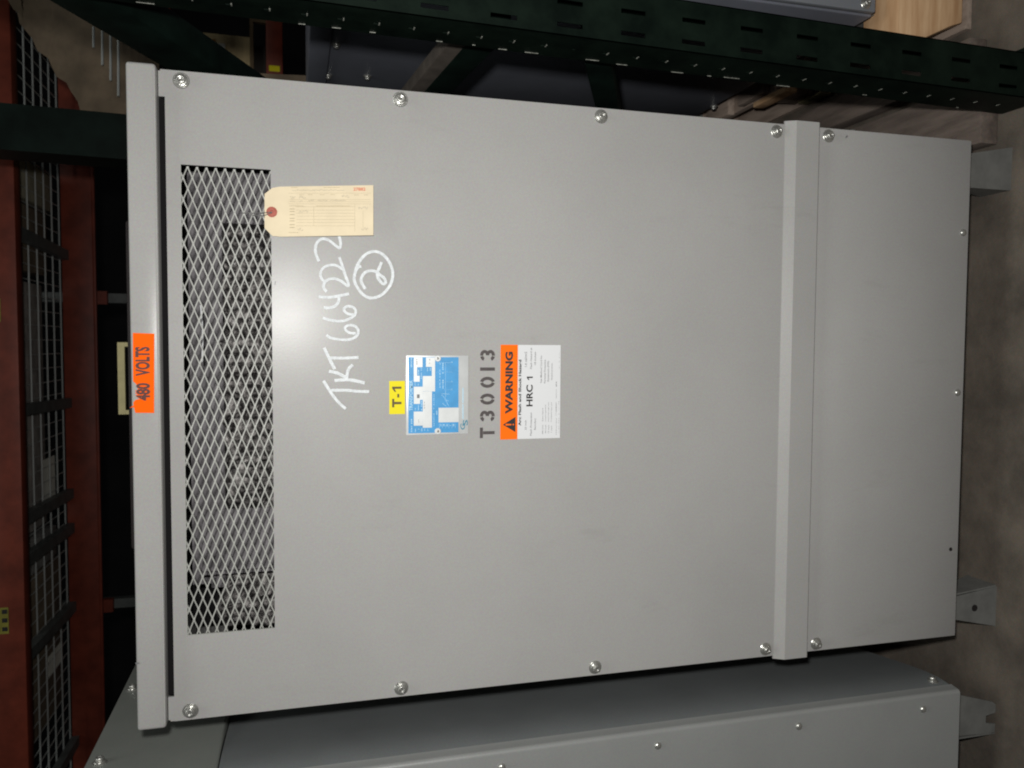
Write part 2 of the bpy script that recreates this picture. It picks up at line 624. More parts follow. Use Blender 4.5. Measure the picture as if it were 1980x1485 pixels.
# small sheet-metal screws along the foot of the lower panel, and on the right side
s_ = MB().lathe_y([(.0062, 0), (.0062, -.0012), (.0050, -.0030), (.0030, -.0042), (.0012, -.0044)], 18)
org = Vector((.286, 0, -1.3285))
scr = s_.build('screw', zinc, None, smooth=True)
scr.parent = T
scr.location = org - ORG[T.name]
ORG[scr.name] = org
copy_tree(scr, T, (-.287, 0, .001))
for y, z in ((.012, -1.101), (.016, -1.319)):
    q = copy_tree(scr, T, (.164 , y, z + 1.3285))
    q.rotation_euler = (0, 0, math.radians(90))
hole = MB().lathe_y([(.0035, .0), (.0035, -.0006)], 14, at(1838, 1062, 0))
hole.build('screw_hole', ink, T)
mk = MB()
p = at(1636, 265, 0)
mk.add([(p.x - .003, -.0005, p.z + .002), (p.x + .0005, -.0005, p.z - .003), (p.x + .0035, -.0005, p.z - .002), (p.x + .001, -.0005, p.z + .001)], [(0, 1, 2, 3)])
p = at(532, 548, 0)
mk.add([(p.x - .0025, -.0005, p.z + .0006), (p.x + .0030, -.0005, p.z + .0002), (p.x + .0028, -.0005, p.z - .0008), (p.x - .002, -.0005, p.z - .0002)], [(0, 1, 2, 3)])
absorb(panel, mk.build('paint_nick', ink_grey, T))


# feet: folded galvanised angle brackets under the four corners
def foot(sx, y):
    c = MB()
    xo, xi = sx * .447, sx * .378
    if sx > 0:
        # front plate with a folded side flange
        c.hexa([(xo + .008, y, FLOOR), (xi, y, FLOOR), (xi, y + .003, FLOOR), (xo + .008, y + .003, FLOOR)],
               [(xo - .016, y, -1.341), (xi, y, -1.341), (xi, y + .003, -1.341), (xo - .016, y + .003, -1.341)])
        c.hexa([(xi - .003, y, FLOOR), (xi, y, FLOOR), (xi, y + .07, FLOOR), (xi - .003, y + .07, FLOOR)],
               [(xi - .003, y, -1.341), (xi, y, -1.341), (xi, y + .012, -1.341), (xi - .003, y + .012, -1.341)])
    else:
        c.hexa([(xo - .008, y, FLOOR), (xi, y, FLOOR), (xi, y + .003, FLOOR), (xo - .008, y + .003, FLOOR)],
               [(xo + .020, y, -1.341), (xi - .016, y, -1.341), (xi - .016, y + .003, -1.341), (xo + .020, y + .003, -1.341)])
        c.hexa([(xi, y + .002, FLOOR), (xi + .003, y + .002, FLOOR), (xi + .003, y + .07, FLOOR), (xi, y + .07, FLOOR)],
               [(xi - .014, y + .002, -1.341), (xi - .011, y + .002, -1.341), (xi - .011, y + .03, -1.341), (xi - .014, y + .03, -1.341)])
    o = c.build('foot', galv, T)
    if y < .1 and sx < 0:
        hx = (xo + xi) / 2 - (.003 if sx < 0 else 0)
        MB().lathe_y([(.0065, y), (.0065, y - .0006)], 16, (hx, 0, -1.419)).build('hole', ink, o)
    return o


for sx in (1, -1):
    for y in (.035, .60):
        foot(sx, y)

# ------------------------------------------------------------------ stickers and writing on the transformer
# 480 VOLTS: orange vinyl on the lid rim, its upper left corner torn
def zoomed(ox, oy, s):
    return lambda zx, zy, y: at(ox + zx / s, oy + zy / s, y)


Z5 = zoomed(230, 630, 8.25)
poly = [(222, 112), (565, 125), (562, 1390), (262, 1388), (240, 1300), (205, 1302), (170, 1312), (205, 1285), (236, 1268), (228, 1225), (262, 1182), (300, 1172), (330, 1168),
        (296, 1142), (262, 1112), (300, 1092), (255, 1075), (292, 1052), (250, 1040), (300, 1022), (298, 985), (272, 925), (226, 885)]
st = MB()
pp = [Z5(a, b_, -.0126) for a, b_ in poly]
st.prism_xz([(p.x, p.z) for p in pp], -.0130, -.0124)
vs_ = st.build('voltage_sticker', orange_v, T)
tx = MB()
a, c_ = Z5(265, 800, -.0126), Z5(492, 335, -.0126)
text(tx, 'VOLTS', a.x, c_.x, c_.z, a.z, -.0134, .040)
a, c_ = Z5(278, 1195, -.0126), Z5(498, 912, -.0126)
text(tx, '480', a.x, c_.x, c_.z, a.z, -.0134, .040)
tx.build('lettering', ink_maroon, vs_)

# T-1: yellow tape
st = MB().box(-.0222, .0268, -.0005, .0, -.3292, -.3062)
ts = st.build('identification_sticker', yellow_v, T)
tx = MB()
Z = zoomed(745, 730, 19.8)
a, c_ = Z(258, 1140, 0), Z(615, 810, 0)
text(tx, 'T', a.x, c_.x, c_.z, a.z, -.0009, .045)
a, c_ = Z(455, 765, 0), Z(530, 625, 0)
tx.add([(a.x, -.0009, c_.z), (c_.x, -.0009, c_.z), (c_.x, -.0009, a.z), (a.x, -.0009, a.z)], [(0, 1, 2, 3)])
a, c_ = Z(258, 550, 0), Z(615, 345, 0)
one(tx, a.x, c_.x, c_.z, a.z, -.0009)
tx.build('lettering', ink_brown, ts)

# rating plate
Z = zoomed(770, 670, 8.25)
pl = MB().box(-.0538, .0645, -.0010, 0, -.4248, -.3310)
plate = pl.build('rating_plate', plate_m, T, bevel=.0004)


def cells(mb, L, y):
    for zx0, zx1, zy0, zy1 in L:
        a, c_ = Z(zx0, zy1, 0), Z(zx1, zy0, 0)
        mb.add([(a.x, y, c_.z), (c_.x, y, c_.z), (c_.x, y, a.z), (a.x, y, a.z)], [(0, 1, 2, 3)])
    return mb


cells(MB(), [(160, 960, 170, 1385)], -.0014).build('printed_field', blue_m, plate)
cells(MB(), [(245, 385, 175, 330), (245, 298, 330, 465), (245, 340, 465, 562), (440, 585, 175, 325), (532, 585, 325, 715), (388, 532, 470, 715),
             (245, 345, 640, 915), (345, 388, 640, 850), (388.5, 535, 715.5, 1295), (245, 388, 1035, 1262), (640, 962, 972, 1210)], -.0018).build('blank_field', plate_m, plate)
tx = MB()
a, c_ = Z(172, 1022, 0), Z(228, 538, 0)
text(tx, 'TRANSFORMER', a.x, c_.x, c_.z, a.z, -.0022, .02)
random.seed(9)


def dashes(zx0, zx1, zy0, zy1, n=6):
    """rows of print too small to read: short broken bars"""
    L = []
    step = (zy1 - zy0) / n
    for k in range(n):
        if random.random() < .8:
            L.append((zx0 + random.uniform(0, 3), zx1 - random.uniform(0, 4), zy0 + k * step, zy0 + k * step + step * random.uniform(.45, .8)))
    return L


L = dashes(195, 218, 185, 335, 6) + dashes(198, 222, 1155, 1375, 8) + dashes(262, 280, 1310, 1375, 3) + dashes(315, 332, 1310, 1375, 3) + dashes(362, 382, 1300, 1375, 4)
L += dashes(412, 425, 1310, 1350, 2) + dashes(462, 474, 1310, 1350, 2) + dashes(258, 276, 575, 630, 3) + dashes(308, 324, 575, 630, 3)
L += dashes(262, 280, 940, 1020, 4) + dashes(310, 328, 930, 1020, 4) + dashes(358, 378, 865, 1020, 6) + dashes(310, 330, 345, 455, 4) + dashes(355, 376, 345, 520, 7)
L += dashes(455, 472, 345, 455, 4) + dashes(500, 518, 345, 425, 3) + dashes(560, 572, 730, 1280, 18) + dashes(602, 622, 1000, 1100, 4)
L += [(652, 656, 1230, 1300), (700, 704, 1230, 1300), (752, 756, 1230, 1300), (802, 806, 1230, 1300), (852, 856, 1230, 1300), (902, 906, 1230, 1300)]
L += dashes(665, 690, 1235, 1275, 2) + dashes(715, 738, 1235, 1275, 2) + dashes(765, 788, 1235, 1275, 2) + dashes(815, 838, 1235, 1275, 2) + dashes(865, 888, 1235, 1275, 2)
L += [(605, 860, 256, 259), (605, 860, 405, 408), (605, 860, 562, 565), (700, 860, 688, 691), (748, 752, 260, 690)]
L += dashes(700, 720, 265, 680, 14) + dashes(655, 668, 265, 680, 8) + dashes(765, 840, 195, 210, 1) + dashes(845, 860, 240, 275, 1) + dashes(845, 860, 395, 420, 1) + dashes(845, 860, 550, 575, 1) + dashes(845, 860, 675, 705, 1)
cells(tx, L, -.0022)
for s0, s1 in [((690, 750), (812, 758)), ((750, 700), (755, 800)), ((700, 905), (760, 950)), ((760, 850), (800, 870)), ((740, 830), (800, 945)), ((690, 770), (750, 830))]:
    a, c_ = Z(*s0, 0), Z(*s1, 0)
    tx.ribbon([(a.x, a.z), (c_.x, c_.z)], .0005, -.0022)
fine = tx.build('fine_print', pale_m, plate)
vg = MB()
cells(vg, [(295, 338, 762, 822), (318, 326, 1160, 1172), (318, 326, 1185, 1200), (318, 326, 1208, 1215), (352, 384, 1264, 1272)] + dashes(408, 420, 880, 1010, 3) + dashes(285, 300, 200, 300, 3) + dashes(490, 505, 200, 290, 3), -.0022)
absorb(fine, vg.build('stamped_values', ink_grey, plate))
lg = MB()
a, c_ = Z(985, 1325, 0), Z(1062, 1225, 0)
text(lg, 'G', a.x, c_.x, c_.z, a.z, -.0022, .02)
a, c_ = Z(1025, 1258, 0), Z(1105, 1165, 0)
text(lg, 'S', a.x, c_.x, c_.z, a.z, -.0024, .02)
lg.build('emblem', teal_m, plate)
cells(MB(), [(1022, 1036, 660, 900), (1022, 1036, 920, 1155)], -.0022).build('maker_line', pale_m, plate)
for zy in (190, 1350):
    p = Z(628, zy, 0)
    MB().lathe_y([(.0048, -.0008), (.0048, -.0020), (.0040, -.0024)], 20, (p.x, 0, p.z)).build('rivet_boss', plate_m, plate)
    MB().lathe_y([(.0020, -.0022), (.0018, -.0032), (.0010, -.0038)], 14, (p.x, 0, p.z)).build('rivet', zinc, plate)

# stencilled serial T30013
sx_ = .0809 + .0003


def SX(zy):
    return at(940, 650 + zy / 7.07, 0).x


zt, zb = at(928, 760, 0).z, at(956.5, 760, 0).z
sm = MB()
sw = .0048


def arc(cx, cz, rx, rz, a0, a1, k=14):
    return [(cx + rx * math.cos(math.radians(a0 + (a1 - a0) * i / k)), cz + rz * math.sin(math.radians(a0 + (a1 - a0) * i / k))) for i in range(k + 1)]


def glyph(ch, x0, x1):
    h = zt - zb
    cx = (x0 + x1) / 2
    rx = (x1 - x0) / 2 - sw / 2
    if ch == 'T':
        sm.ribbon([(x0, zt - sw / 2), (x1, zt - sw / 2)], sw, -.0004)
        sm.ribbon([(cx, zt - sw * 1.05), (cx, zb)], sw, -.0004)
    elif ch == '1':
        sm.ribbon([(cx, zt), (cx, zb)], sw * 1.05, -.0004)
    elif ch == '0':
        rz = h / 2 - sw / 2
        cz = (zt + zb) / 2
        sm.ribbon(arc(cx, cz, rx, rz, 97, 263, 22), sw, -.0004, jit=.03)
        sm.ribbon(arc(cx, cz, rx, rz, 83, -83, 22), sw, -.0004, jit=.03)
    elif ch == '3':
        rz = h / 4 - sw / 4
        for cz, a0, a1, b0, b1 in ((zt - sw / 2 - rz, 168, 104, 94, -88), (zb + sw / 2 + rz, 192, 256, 266, 448)):
            sm.ribbon(arc(cx, cz, rx, rz, a0, a1, 8), sw, -.0004, jit=.03)
            sm.ribbon(arc(cx, cz, rx, rz, b0, b1, 18), sw, -.0004 if cz > (zt + zb) / 2 else -.00055, jit=.03)


for ch, a, c_ in [('T', 1392, 1248), ('3', 1168, 1018), ('0', 936, 785), ('0', 706, 555), ('1', 476, 424), ('3', 338, 188)]:
    glyph(ch, SX(a), SX(c_))
sm.build('stencil_lettering', stencil_m, T)

# warning label
Z = zoomed(900, 650, 7.07)
wx0, wx1, wz0, wz1 = -.0640, .0809, -.5714, -.4752
wl = MB().box(wx0, wx1, -.0005, 0, wz0, wz1)
warn = wl.build('warning_label', white_v, T)
wzb = Z(712, 700, 0).z
MB().box(wx0 - .0002, wx1 + .0002, -.0008, -.0004, wzb, wz1 + .0002).build('warning_band', orange_w, warn)
tx = MB()
a, c_ = Z(538, 1062, 0), Z(648, 212, 0)
text(tx, 'WARNING', a.x, c_.x, c_.z, a.z, -.0012, .045)
a, c_ = Z(508, 1205, 0), Z(680, 1205, 0)
x_l, x_r = Z(680, 1310, 0).x, Z(680, 1102, 0).x
tx.add([(x_l, -.0012, c_.z), (x_r, -.0012, c_.z), ((x_l + x_r) / 2, -.0012, a.z)], [(0, 1, 2)])
cxm = (x_l + x_r) / 2
a, c_ = Z(720, 1225, 0), Z(762, 322, 0)
text(tx, 'Arc Flash and Shock Hazard', a.x, c_.x, c_.z, a.z, -.0012, .035)
a, c_ = Z(828, 960, 0), Z(918, 665, 0)
text(tx, 'HRC', a.x, c_.x, c_.z, a.z, -.0009, .028)
a, c_ = Z(836, 600, 0), Z(918, 552, 0)
one(tx, a.x, c_.x, c_.z, a.z, -.0009)
tx.build('lettering', ink, warn)
ex = MB()
zt_, zb_ = Z(545, 1200, 0).z, Z(625, 1200, 0).z
ex.add([(cxm - .0014, -.0015, zt_), (cxm + .0014, -.0015, zt_), (cxm + .0009, -.0015, zb_), (cxm - .0009, -.0015, zb_)], [(0, 3, 2, 1)])
ex.lathe_y([(.0012, -.0013), (.0012, -.0015)], 12, (cxm, 0, Z(650, 1200, 0).z))
ex.build('exclamation_mark', orange_w, warn)
tx = MB()
for s, z0, z1, y0, y1 in [('22 inch', 808, 832, 1282, 1148), ('Flash Protection', 880, 906, 1358, 1045), ('Boundary', 936, 966, 1280, 1120),
                          ('1.6 cal/cm2', 806, 838, 418, 212), ('Flash Hazard at', 882, 908, 448, 158), ('18 inches', 938, 962, 392, 215),
                          ('See Method Card for', 1020, 1044, 640, 258), ('Personal Protective', 1070, 1096, 642, 322), ('Equipment (PPE)', 1116, 1146, 618, 340), ('Requirements', 1168, 1192, 598, 370),
                          ('480 VAC', 1045, 1060, 1340, 1205), ('42 inch', 1085, 1100, 1328, 1212), ('12 inch', 1125, 1140, 1325, 1215), ('1 inch', 1165, 1180, 1315, 1222),
                          ('Shock Hazard', 1045, 1060, 1165, 985), ('Limited Approach', 1085, 1102, 1165, 935), ('Restricted Approach', 1125, 1142, 1165, 900), ('Prohibited Approach', 1165, 1182, 1165, 900),
                          ('Equipment Name:', 1232, 1246, 1345, 1115), ('T-1 PRIMARY', 1230, 1244, 1088, 900), ('Fed From:', 1232, 1244, 848, 725), ('MDB', 1232, 1246, 688, 620)]:
    a, c_ = Z(z0, y0, 0), Z(z1, y1, 0)
    text(tx, s, a.x, c_.x, c_.z, a.z, -.0009, .012)
cells(tx, dashes(1270, 1277, 890, 1340, 16) + dashes(1278, 1284, 205, 470, 10), -.0009)
tx.build('small_print', ink_grey, warn)

# white handwriting
S = 4.126
H = lambda L: [(lambda p: (p.x, p.z))(at(590 + a / S, 440 + b_ / S, 0)) for a, b_ in L]
strokes = [
    ([(268, 60), (283, 120), (275, 163), (235, 137), (190, 103), (145, 90), (105, 108), (84, 150), (85, 205), (110, 270)], 17),
    ([(272, 236), (295, 300), (320, 380), (346, 448), (337, 464), (290, 430), (240, 409), (190, 413), (155, 440), (148, 480), (172, 512)], 17),
    ([(300, 335), (250, 303), (190, 301), (142, 325), (122, 370), (133, 410), (152, 428)], 16),
    ([(108, 553), (200, 556), (290, 541), (350, 528)], 17), ([(272, 545), (265, 592), (240, 625), (195, 641), (148, 638)], 18),
    ([(140, 720), (200, 738), (290, 746), (350, 729), (394, 700), (402, 660), (378, 634), (338, 629), (311, 646), (316, 670), (348, 690), (388, 694)], 16),
    ([(170, 858), (210, 882), (300, 895), (370, 889), (414, 860), (423, 820), (397, 786), (352, 779), (319, 796), (326, 820), (358, 841), (404, 844)], 16),
    ([(152, 958), (190, 1040), (236, 1130)], 19), ([(196, 1040), (310, 1041), (426, 1036)], 18),
    ([(190, 1146), (255, 1160), (318, 1192), (336, 1205)], 19), ([(380, 1095), (346, 1130), (330, 1200)], 19), ([(234, 1220), (330, 1214), (400, 1222), (474, 1240)], 20),
    ([(146, 1222), (215, 1330), (270, 1398), (324, 1445)], 18), ([(208, 1298), (330, 1298), (420, 1306), (510, 1308)], 18),
    ([(610, 276), (592, 320), (575, 365), (585, 410), (618, 447), (641, 442), (631, 405), (598, 380), (572, 358), (530, 345), (480, 358), (450, 398), (450, 440), (480, 490)], 18),
    ([(447, 308), (420, 320), (398, 362), (392, 420), (418, 480), (460, 533), (520, 562), (590, 548), (650, 500), (690, 430), (697, 350), (668, 272), (620, 217), (560, 192), (500, 205), (450, 247), (412, 312), (396, 372)], 18)]
ch = MB()
yy = -.0005
for L, wpx in strokes:
    ch.ribbon(smooth_line(H(L), 7), wpx / S * .00095, yy, jit=.09, rise=.000006)
    yy -= .00003
ch.build('handwriting', chalk_m, T)

# ------------------------------------------------------------------ manila tag hung on the mesh
tagp = [(512, 375), (530, 361), (722, 358), (722, 455), (528, 458), (511, 441)]
tc_ = at(525, 410, -.006)
HT = thing('hang_tag', 'cream manila tag with a red eyelet and red serial number, wired to the vent mesh', 'tag', tc_)
c = MB()


def tagpt(px, py, lift=0.0):
    # slightly bowed card: its free end stands off the panel
    t = (px - 512) / 210.0
    y = -.0030 - .0085 * t * t - .0035 * math.sin(t * 3.1) - lift
    p = at(px, py, y)
    return (p.x, y, p.z)


NX = 14
top_, bot_ = [], []
for i in range(NX + 1):
    px = 511.5 + (722 - 511.5) * i / NX
    a = 375 - (375 - 361) * min(1, (px - 511.5) / 18.0) if px < 530 else 361 - 3 * (px - 530) / 192.0
    d = 441 + (458 - 441) * min(1, (px - 511.5) / 17.0) if px < 529 else 458 - 3 * (px - 529) / 193.0
    top_.append(tagpt(px, a))
    bot_.append(tagpt(px, d))
vv = top_ + bot_
c.add(vv, [(i, i + 1, NX + 2 + i, NX + 1 + i) for i in range(NX)])
card = c.build('card', manila, HT, solid=.0005)
c = MB()


def tline(mb, pts, wd, lift=.0007):
    P = [tagpt(x, y, lift) for x, y in pts]
    for a, b_ in zip(P[:-1], P[1:]):
        a, b_ = Vector(a), Vector(b_)
        d = (b_ - a).normalized()
        nn = Vector((-d.z, 0, d.x)).normalized() * wd / 2
        mb.add([a - nn, b_ - nn, b_ + nn, a + nn], [(0, 1, 2, 3)])


TZ = lambda x, y: (500 + x / 8.25, 340 + y / 8.25)
for y in (275, 378, 412, 445, 490, 545, 595, 642, 695, 742, 795):
    x0, x1 = (480, 1790) if y < 460 else (600, 1535)
    tline(c, [TZ(x0 + (x1 - x0) * k / 10, y + 2) for k in range(11)], .0003)
for x, y0, y1 in [(880, 490, 795), (1535, 445, 890), (1665, 560, 840)]:
    tline(c, [TZ(x, y0), TZ(x, y1)], .0003)
random.seed(3)
for y, x0, x1 in [(185, 520, 620), (185, 1040, 1300), (300, 650, 720), (300, 790, 860), (300, 980, 1050), (300, 1150, 1220), (305, 1520, 1600), (305, 1680, 1750), (480, 490, 720), (480, 920, 1460), (905, 480, 650)]:
    x = x0
    while x < x1:
        d = random.uniform(12, 30)
        tline(c, [TZ(x, y), TZ(min(x + d, x1), y)], .0007, .0008)
        x += d + 8
for y in (530, 570, 620, 680, 720, 780, 825):
    tline(c, [TZ(495, y), TZ(575, y - 2)], .0009, .0008)
ruled = c.build('ruled_print', manila_line, card)
c = MB()
for x0, x1, y, h in [(500, 590, 350, 60), (640, 750, 340, 50), (1320, 1440, 335, 60), (500, 580, 400, 20), (650, 700, 400, 20), (790, 880, 395, 24), (940, 1100, 395, 20), (1140, 1390, 395, 26), (1590, 1740, 510, 50), (1640, 1750, 850, 60), (620, 710, 855, 40), (640, 790, 570, 40), (540, 1370, 230, 22)]:
    k = int((x1 - x0) / 11)
    tline(c, [TZ(x0 + (x1 - x0) * i / k, y + random.uniform(-h, h) / 2) for i in range(k + 1)], .0003, .0009)
absorb(ruled, c.build('pencil_notes', pencil, card))
rn = MB()
a, b_ = tagpt(*TZ(1512, 240), .0012), tagpt(*TZ(1705, 185), .0012)
# the number runs down the card, along its length
cu = MB()
text(cu, '27882', 0, 1, 0, 1, 0, .02)
A, B = TZ(1512, 238), TZ(1705, 186)
rn.add([tagpt(A[0] + (B[0] - A[0]) * p.x, A[1] + (B[1] - A[1]) * p.z, .0012) for p in cu.v], cu.f)
rn.build('serial_number', red_print, card)
p = tagpt(525.5, 410, .0)
ey = MB().lathe_y([(.0073, .0006), (.0073, -.0012), (.0066, -.0016), (.0022, -.0015), (.0019, -.0004)], 24, p)
eyelet = ey.build('eyelet', eyelet_m, HT, smooth=True)
wi = MB()
wi.tube([at(526, 410, -.006), at(515, 411, -.0075), at(495, 412, -.004), at(480, 412, .001), at(466, 412, -.0012)], .0006, 6)
wi.tube([at(526, 411, -.006), at(510, 417, -.0070), at(490, 416, -.003), at(482, 414, .002)], .0006, 6)
wi.build('wire', zinc, HT)

# ------------------------------------------------------------------ neighbouring transformer on the left
N = thing('transformer', 'grey transformer cabinet with a dark side, cut off by the photo beside the stickered one', 'transformer', (-.95, .35, FLOOR))
NXs = -.545
nb = MB()


def bow(y):
    # side sheet bowed so its front edge catches the flash and the rest darkens
    return NXs + .47 * .035 * (1 - math.exp(-max(0, y) / .035)) - .15 * max(0, min(y, .30)) - .002


ys_ = [.007, .014, .021, .028] + [.036 + .011 * k for k in range(16)] + [.24, .30, .40, .52, .66]
prof = [(-1.45, .007)] + [(bow(y), y) for y in ys_] + [(-1.45, .66)]
n = len(prof)
nb.add([(x, y, -1.34) for x, y in prof] + [(x, y, -.06) for x, y in prof],
       [tuple(range(n)), tuple(range(2 * n - 1, n - 1, -1))] + [(i, (i + 1) % n, (i + 1) % n + n, i + n) for i in range(n)])
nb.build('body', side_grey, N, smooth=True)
nb = MB()
# front panel wrapping a soft corner round to the side
prof = [(-1.45, -.015)]
for k in range(7):
    t = math.radians(90 * k / 6)
    prof.append((NXs - .007 + .007 * math.sin(t), -.008 - .007 * math.cos(t)))
prof += [(bow(y) + .0025, y) for y in (.002, .006)] + [(bow(.006) - .004, .0065), (-1.45, .0065)]
n = len(prof)
nb.add([(x, y, -1.342) for x, y in prof] + [(x, y, -.06) for x, y in prof],
       [tuple(range(n)), tuple(range(2 * n - 1, n - 1, -1))] + [(i, (i + 1) % n, (i + 1) % n + n, i + n) for i in range(n)])
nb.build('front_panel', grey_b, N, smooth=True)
nb = MB().box(-1.46, NXs + .003, -.02, .68, -.058, .132)
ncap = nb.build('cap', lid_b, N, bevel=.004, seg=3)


def place(src, parent, pos, rot):
    c = src.copy()
    COL.objects.link(c)
    c.parent = parent
    c.location = Vector(pos) - ORG[parent.name]
    c.rotation_euler = rot
    ORG[c.name] = Vector(pos)
    for chd in [k for k in bpy.data.objects if k.parent == src]:
        d = chd.copy()
        COL.objects.link(d)
        d.parent = c
        ORG[d.name] = Vector(pos)
    return c


R90 = math.radians(90)
for y, z in ((.355, .115), (.094, .112)):
    place(bolt, N, (NXs + .003, y, z), (0, .3, R90))
place(bolt, N, (NXs + .0012, .026, -1.318), (0, .3, R90))
for z in (-.476, -.739, -1.003, -1.26):
    place(scr, N, (-.571, -.0152, z), (0, 0, 0))
fo = MB()
y = .028
fo.prism_xz([(-.566, -1.342), (-.655, -1.342), (-.662, FLOOR), (-.644, FLOOR), (-.640, FLOOR + .022), (-.626, FLOOR + .022), (-.622, FLOOR), (-.606, FLOOR), (-.600, FLOOR + .008)][::-1], y, y + .003)
fo.box(-.664, -.661, y, y + .06, FLOOR, -1.342)
fo.build('foot', galv, N)
fo = MB().box(-1.42, -1.34, y, y + .003, FLOOR, -1.342)
fo.build('foot', galv, N)
for x in (-1.42, -.66):
    MB().box(x, x + .08, .58, .583, FLOOR, -1.342).build('foot', galv, N)

# ------------------------------------------------------------------ transformer on a pallet, right of the rack post
PZ = -1.318
P = thing('pallet', 'wooden pallet under the slate grey transformer, its fresh timber front end lit by the flash', 'pallet', (1.25, .7, FLOOR))
c = MB()
pp = [at(*q, .135) for q in ((1734, 72), (1778, 78), (1840, 50), (1861, 44))]
poly = [(1.85, pp[0].z)] + [(p.x, p.z) for p in pp] + [(1.85, pp[3].z)]
c.prism_xz(poly, .135, .232)
c.build('lead_board', timber, P, bevel=.003, seg=2)
for y0, y1, m_ in ((.26, .34, old_wood), (.62, .70, old_wood), (.98, 1.06, old_wood)):
    MB().box(.72, 1.85, y0, y1, FLOOR + .013, -1.360).build('runner', m_, P, bevel=.003)
for k, (y0, y1) in enumerate(((.236, .27), (.30, .42), (.47, .59), (.64, .76), (.81, .93), (.98, 1.09))):
    MB().box(.715 + .008 * (k % 2), 1.85, y0, y1, -1.343, PZ - .004).build('deck_board', old_wood, P, bevel=.002)
for x0 in (.72, 1.24, 1.76):
    MB().box(x0, x0 + .09, .255, 1.06, -1.3595, -1.3435).build('stringer', old_wood, P)
MB().box(.71, 1.85, .14, 1.06, FLOOR + .0005, FLOOR + .0125).build('skid_board', old_wood, P)

MB().box(.700, .7135, .548, .692, -1.3585, -1.3265).build('block', timber, P, bevel=.002)
MB().box(.703, .7090, .548, .640, -1.456, -1.424).build('block', olive_wood, P, bevel=.002)
for x0, x1, y0, zt_, lab in ((.612, .677, .10, -1.430, 'narrow brown plank lying on the floor nearer the pallet, behind the green post'),
                             (.468, .588, .068, -1.428, 'wide brown plank lying on the floor along the side of the stickered transformer')):
    m = MB().box(x0, x1, y0, 1.25, FLOOR + .0008, zt_)
    tag(m.build('plank', mat('dirty_timber', (.095, .074, .062), .85, col2=(.165, .13, .108), vscale=10, stretch=(6, .8, 6), detail=8, grain=.3), bevel=.003), lab, 'plank', 'planks on the floor between the transformers')

Q = thing('transformer', 'slate grey transformer standing on the pallet to the right, behind the slotted green post', 'transformer', (1.25, .7, PZ))
QX = .722
c = MB().box(QX, 1.75, .170, 1.05, -1.262, -.250)
c.build('body', slate_b, Q, bevel=.004)
c = MB().box(QX + .003, 1.745, .155, .1685, -1.258, -.255)
c.build('front_panel', mat('pale_slate', (.21, .225, .25), .45, var=.05, vscale=6, grain=.2), Q, bevel=.003)
c = MB().box(QX - .012, 1.76, .150, 1.06, -.2495, -.205)
c.build('lid', slate_b, Q, bevel=.004)
for x0 in (.74, 1.66):
    for y0 in (.20, .95):
        MB().box(x0, x0 + .07, y0, y0 + .07, PZ - .003, -1.2625).build('foot', galv, Q)
for px, py in ((650, 85), (634, 145), (710, 147), (1380, 205), (1525, 118)):
    p = at(px, py, x=QX)
    place(bolt, Q, (QX, p.y, p.z), (0, .2, -R90))
p = at(1674, 17, .154)
place(bolt, Q, (p.x + .01, .155, p.z), (0, .4, 0))


# ------------------------------------------------------------------ green slotted rack frame between them
G = thing('rack_frame', 'dark green slotted steel upright frame with diagonal braces, right of the stickered transformer', 'rack frame', (.58, .5, FLOOR))


def lean(x, z):
    """the frame leans a little, as in the photograph"""
    return x + (z + .2) * .021


def sheet(mb, us, zs, holes, fn):
    """a punched sheet: grid lines us by zs, cells in holes left open"""
    idx = {}
    vv, ff = [], []
    for i, u in enumerate(us):
        for j, z in enumerate(zs):
            idx[i, j] = len(vv)
            vv.append(fn(u, z))
    for i in range(len(us) - 1):
        for j in range(len(zs) - 1):
            if (i, j) not in holes:
                ff.append((idx[i, j], idx[i + 1, j], idx[i + 1, j + 1], idx[i, j + 1]))
    mb.add(vv, ff)


def green_post(x0, y0, wd, dp, ztop, punched=True):
    c = MB()
    pitch, hl = .1016, .040
    zs, holes = [FLOOR + .006], set()
    z = FLOOR + .066
    while z < ztop - .1:
        zs += [z, z + hl]
        z += pitch
    zs.append(ztop)
    us = [0, .012, .019, .045, .052, wd]
    for j in range(1, len(zs) - 1, 2):
        holes.add((1, j))
        holes.add((3, j))
    sheet(c, us, zs, holes if punched else set(), lambda u, z: (lean(x0 + u, z), y0, z))
    # sides with small punched holes, and folded back lips
    zs2, holes2 = [FLOOR + .006], set()
    z = FLOOR + .06
    while z < ztop - .06:
        zs2 += [z, z + .006]
        z += .0508
    zs2.append(ztop)
    for j in range(1, len(zs2) - 1, 2):
        holes2.add((1, j))
    vsd = [0, dp * .52, dp * .52 + .005, dp]
    sheet(c, vsd, zs2, holes2 if punched else set(), lambda v, z: (lean(x0, z), y0 + v, z))
    sheet(c, vsd, zs2, set(), lambda v, z: (lean(x0 + wd, z), y0 + v, z))
    sheet(c, [0, .018], [FLOOR + .006, ztop], set(), lambda u, z: (lean(x0 + u, z), y0 + dp, z))
    sheet(c, [wd - .018, wd], [FLOOR + .006, ztop], set(), lambda u, z: (lean(x0 + u, z), y0 + dp, z))
    bmv = c
    # weld shared edges
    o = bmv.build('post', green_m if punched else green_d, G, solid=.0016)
    pl_ = MB().box(lean(x0, FLOOR) + .004, lean(x0, FLOOR) + wd + .03, y0 + .004, y0 + dp + .02, FLOOR + .0004, FLOOR + .0056)
    pl_.build('base_plate', green_d, o)
    return o


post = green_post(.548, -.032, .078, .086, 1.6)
rear = green_post(.525, 1.00, .110, .12, 1.9, punched=False)
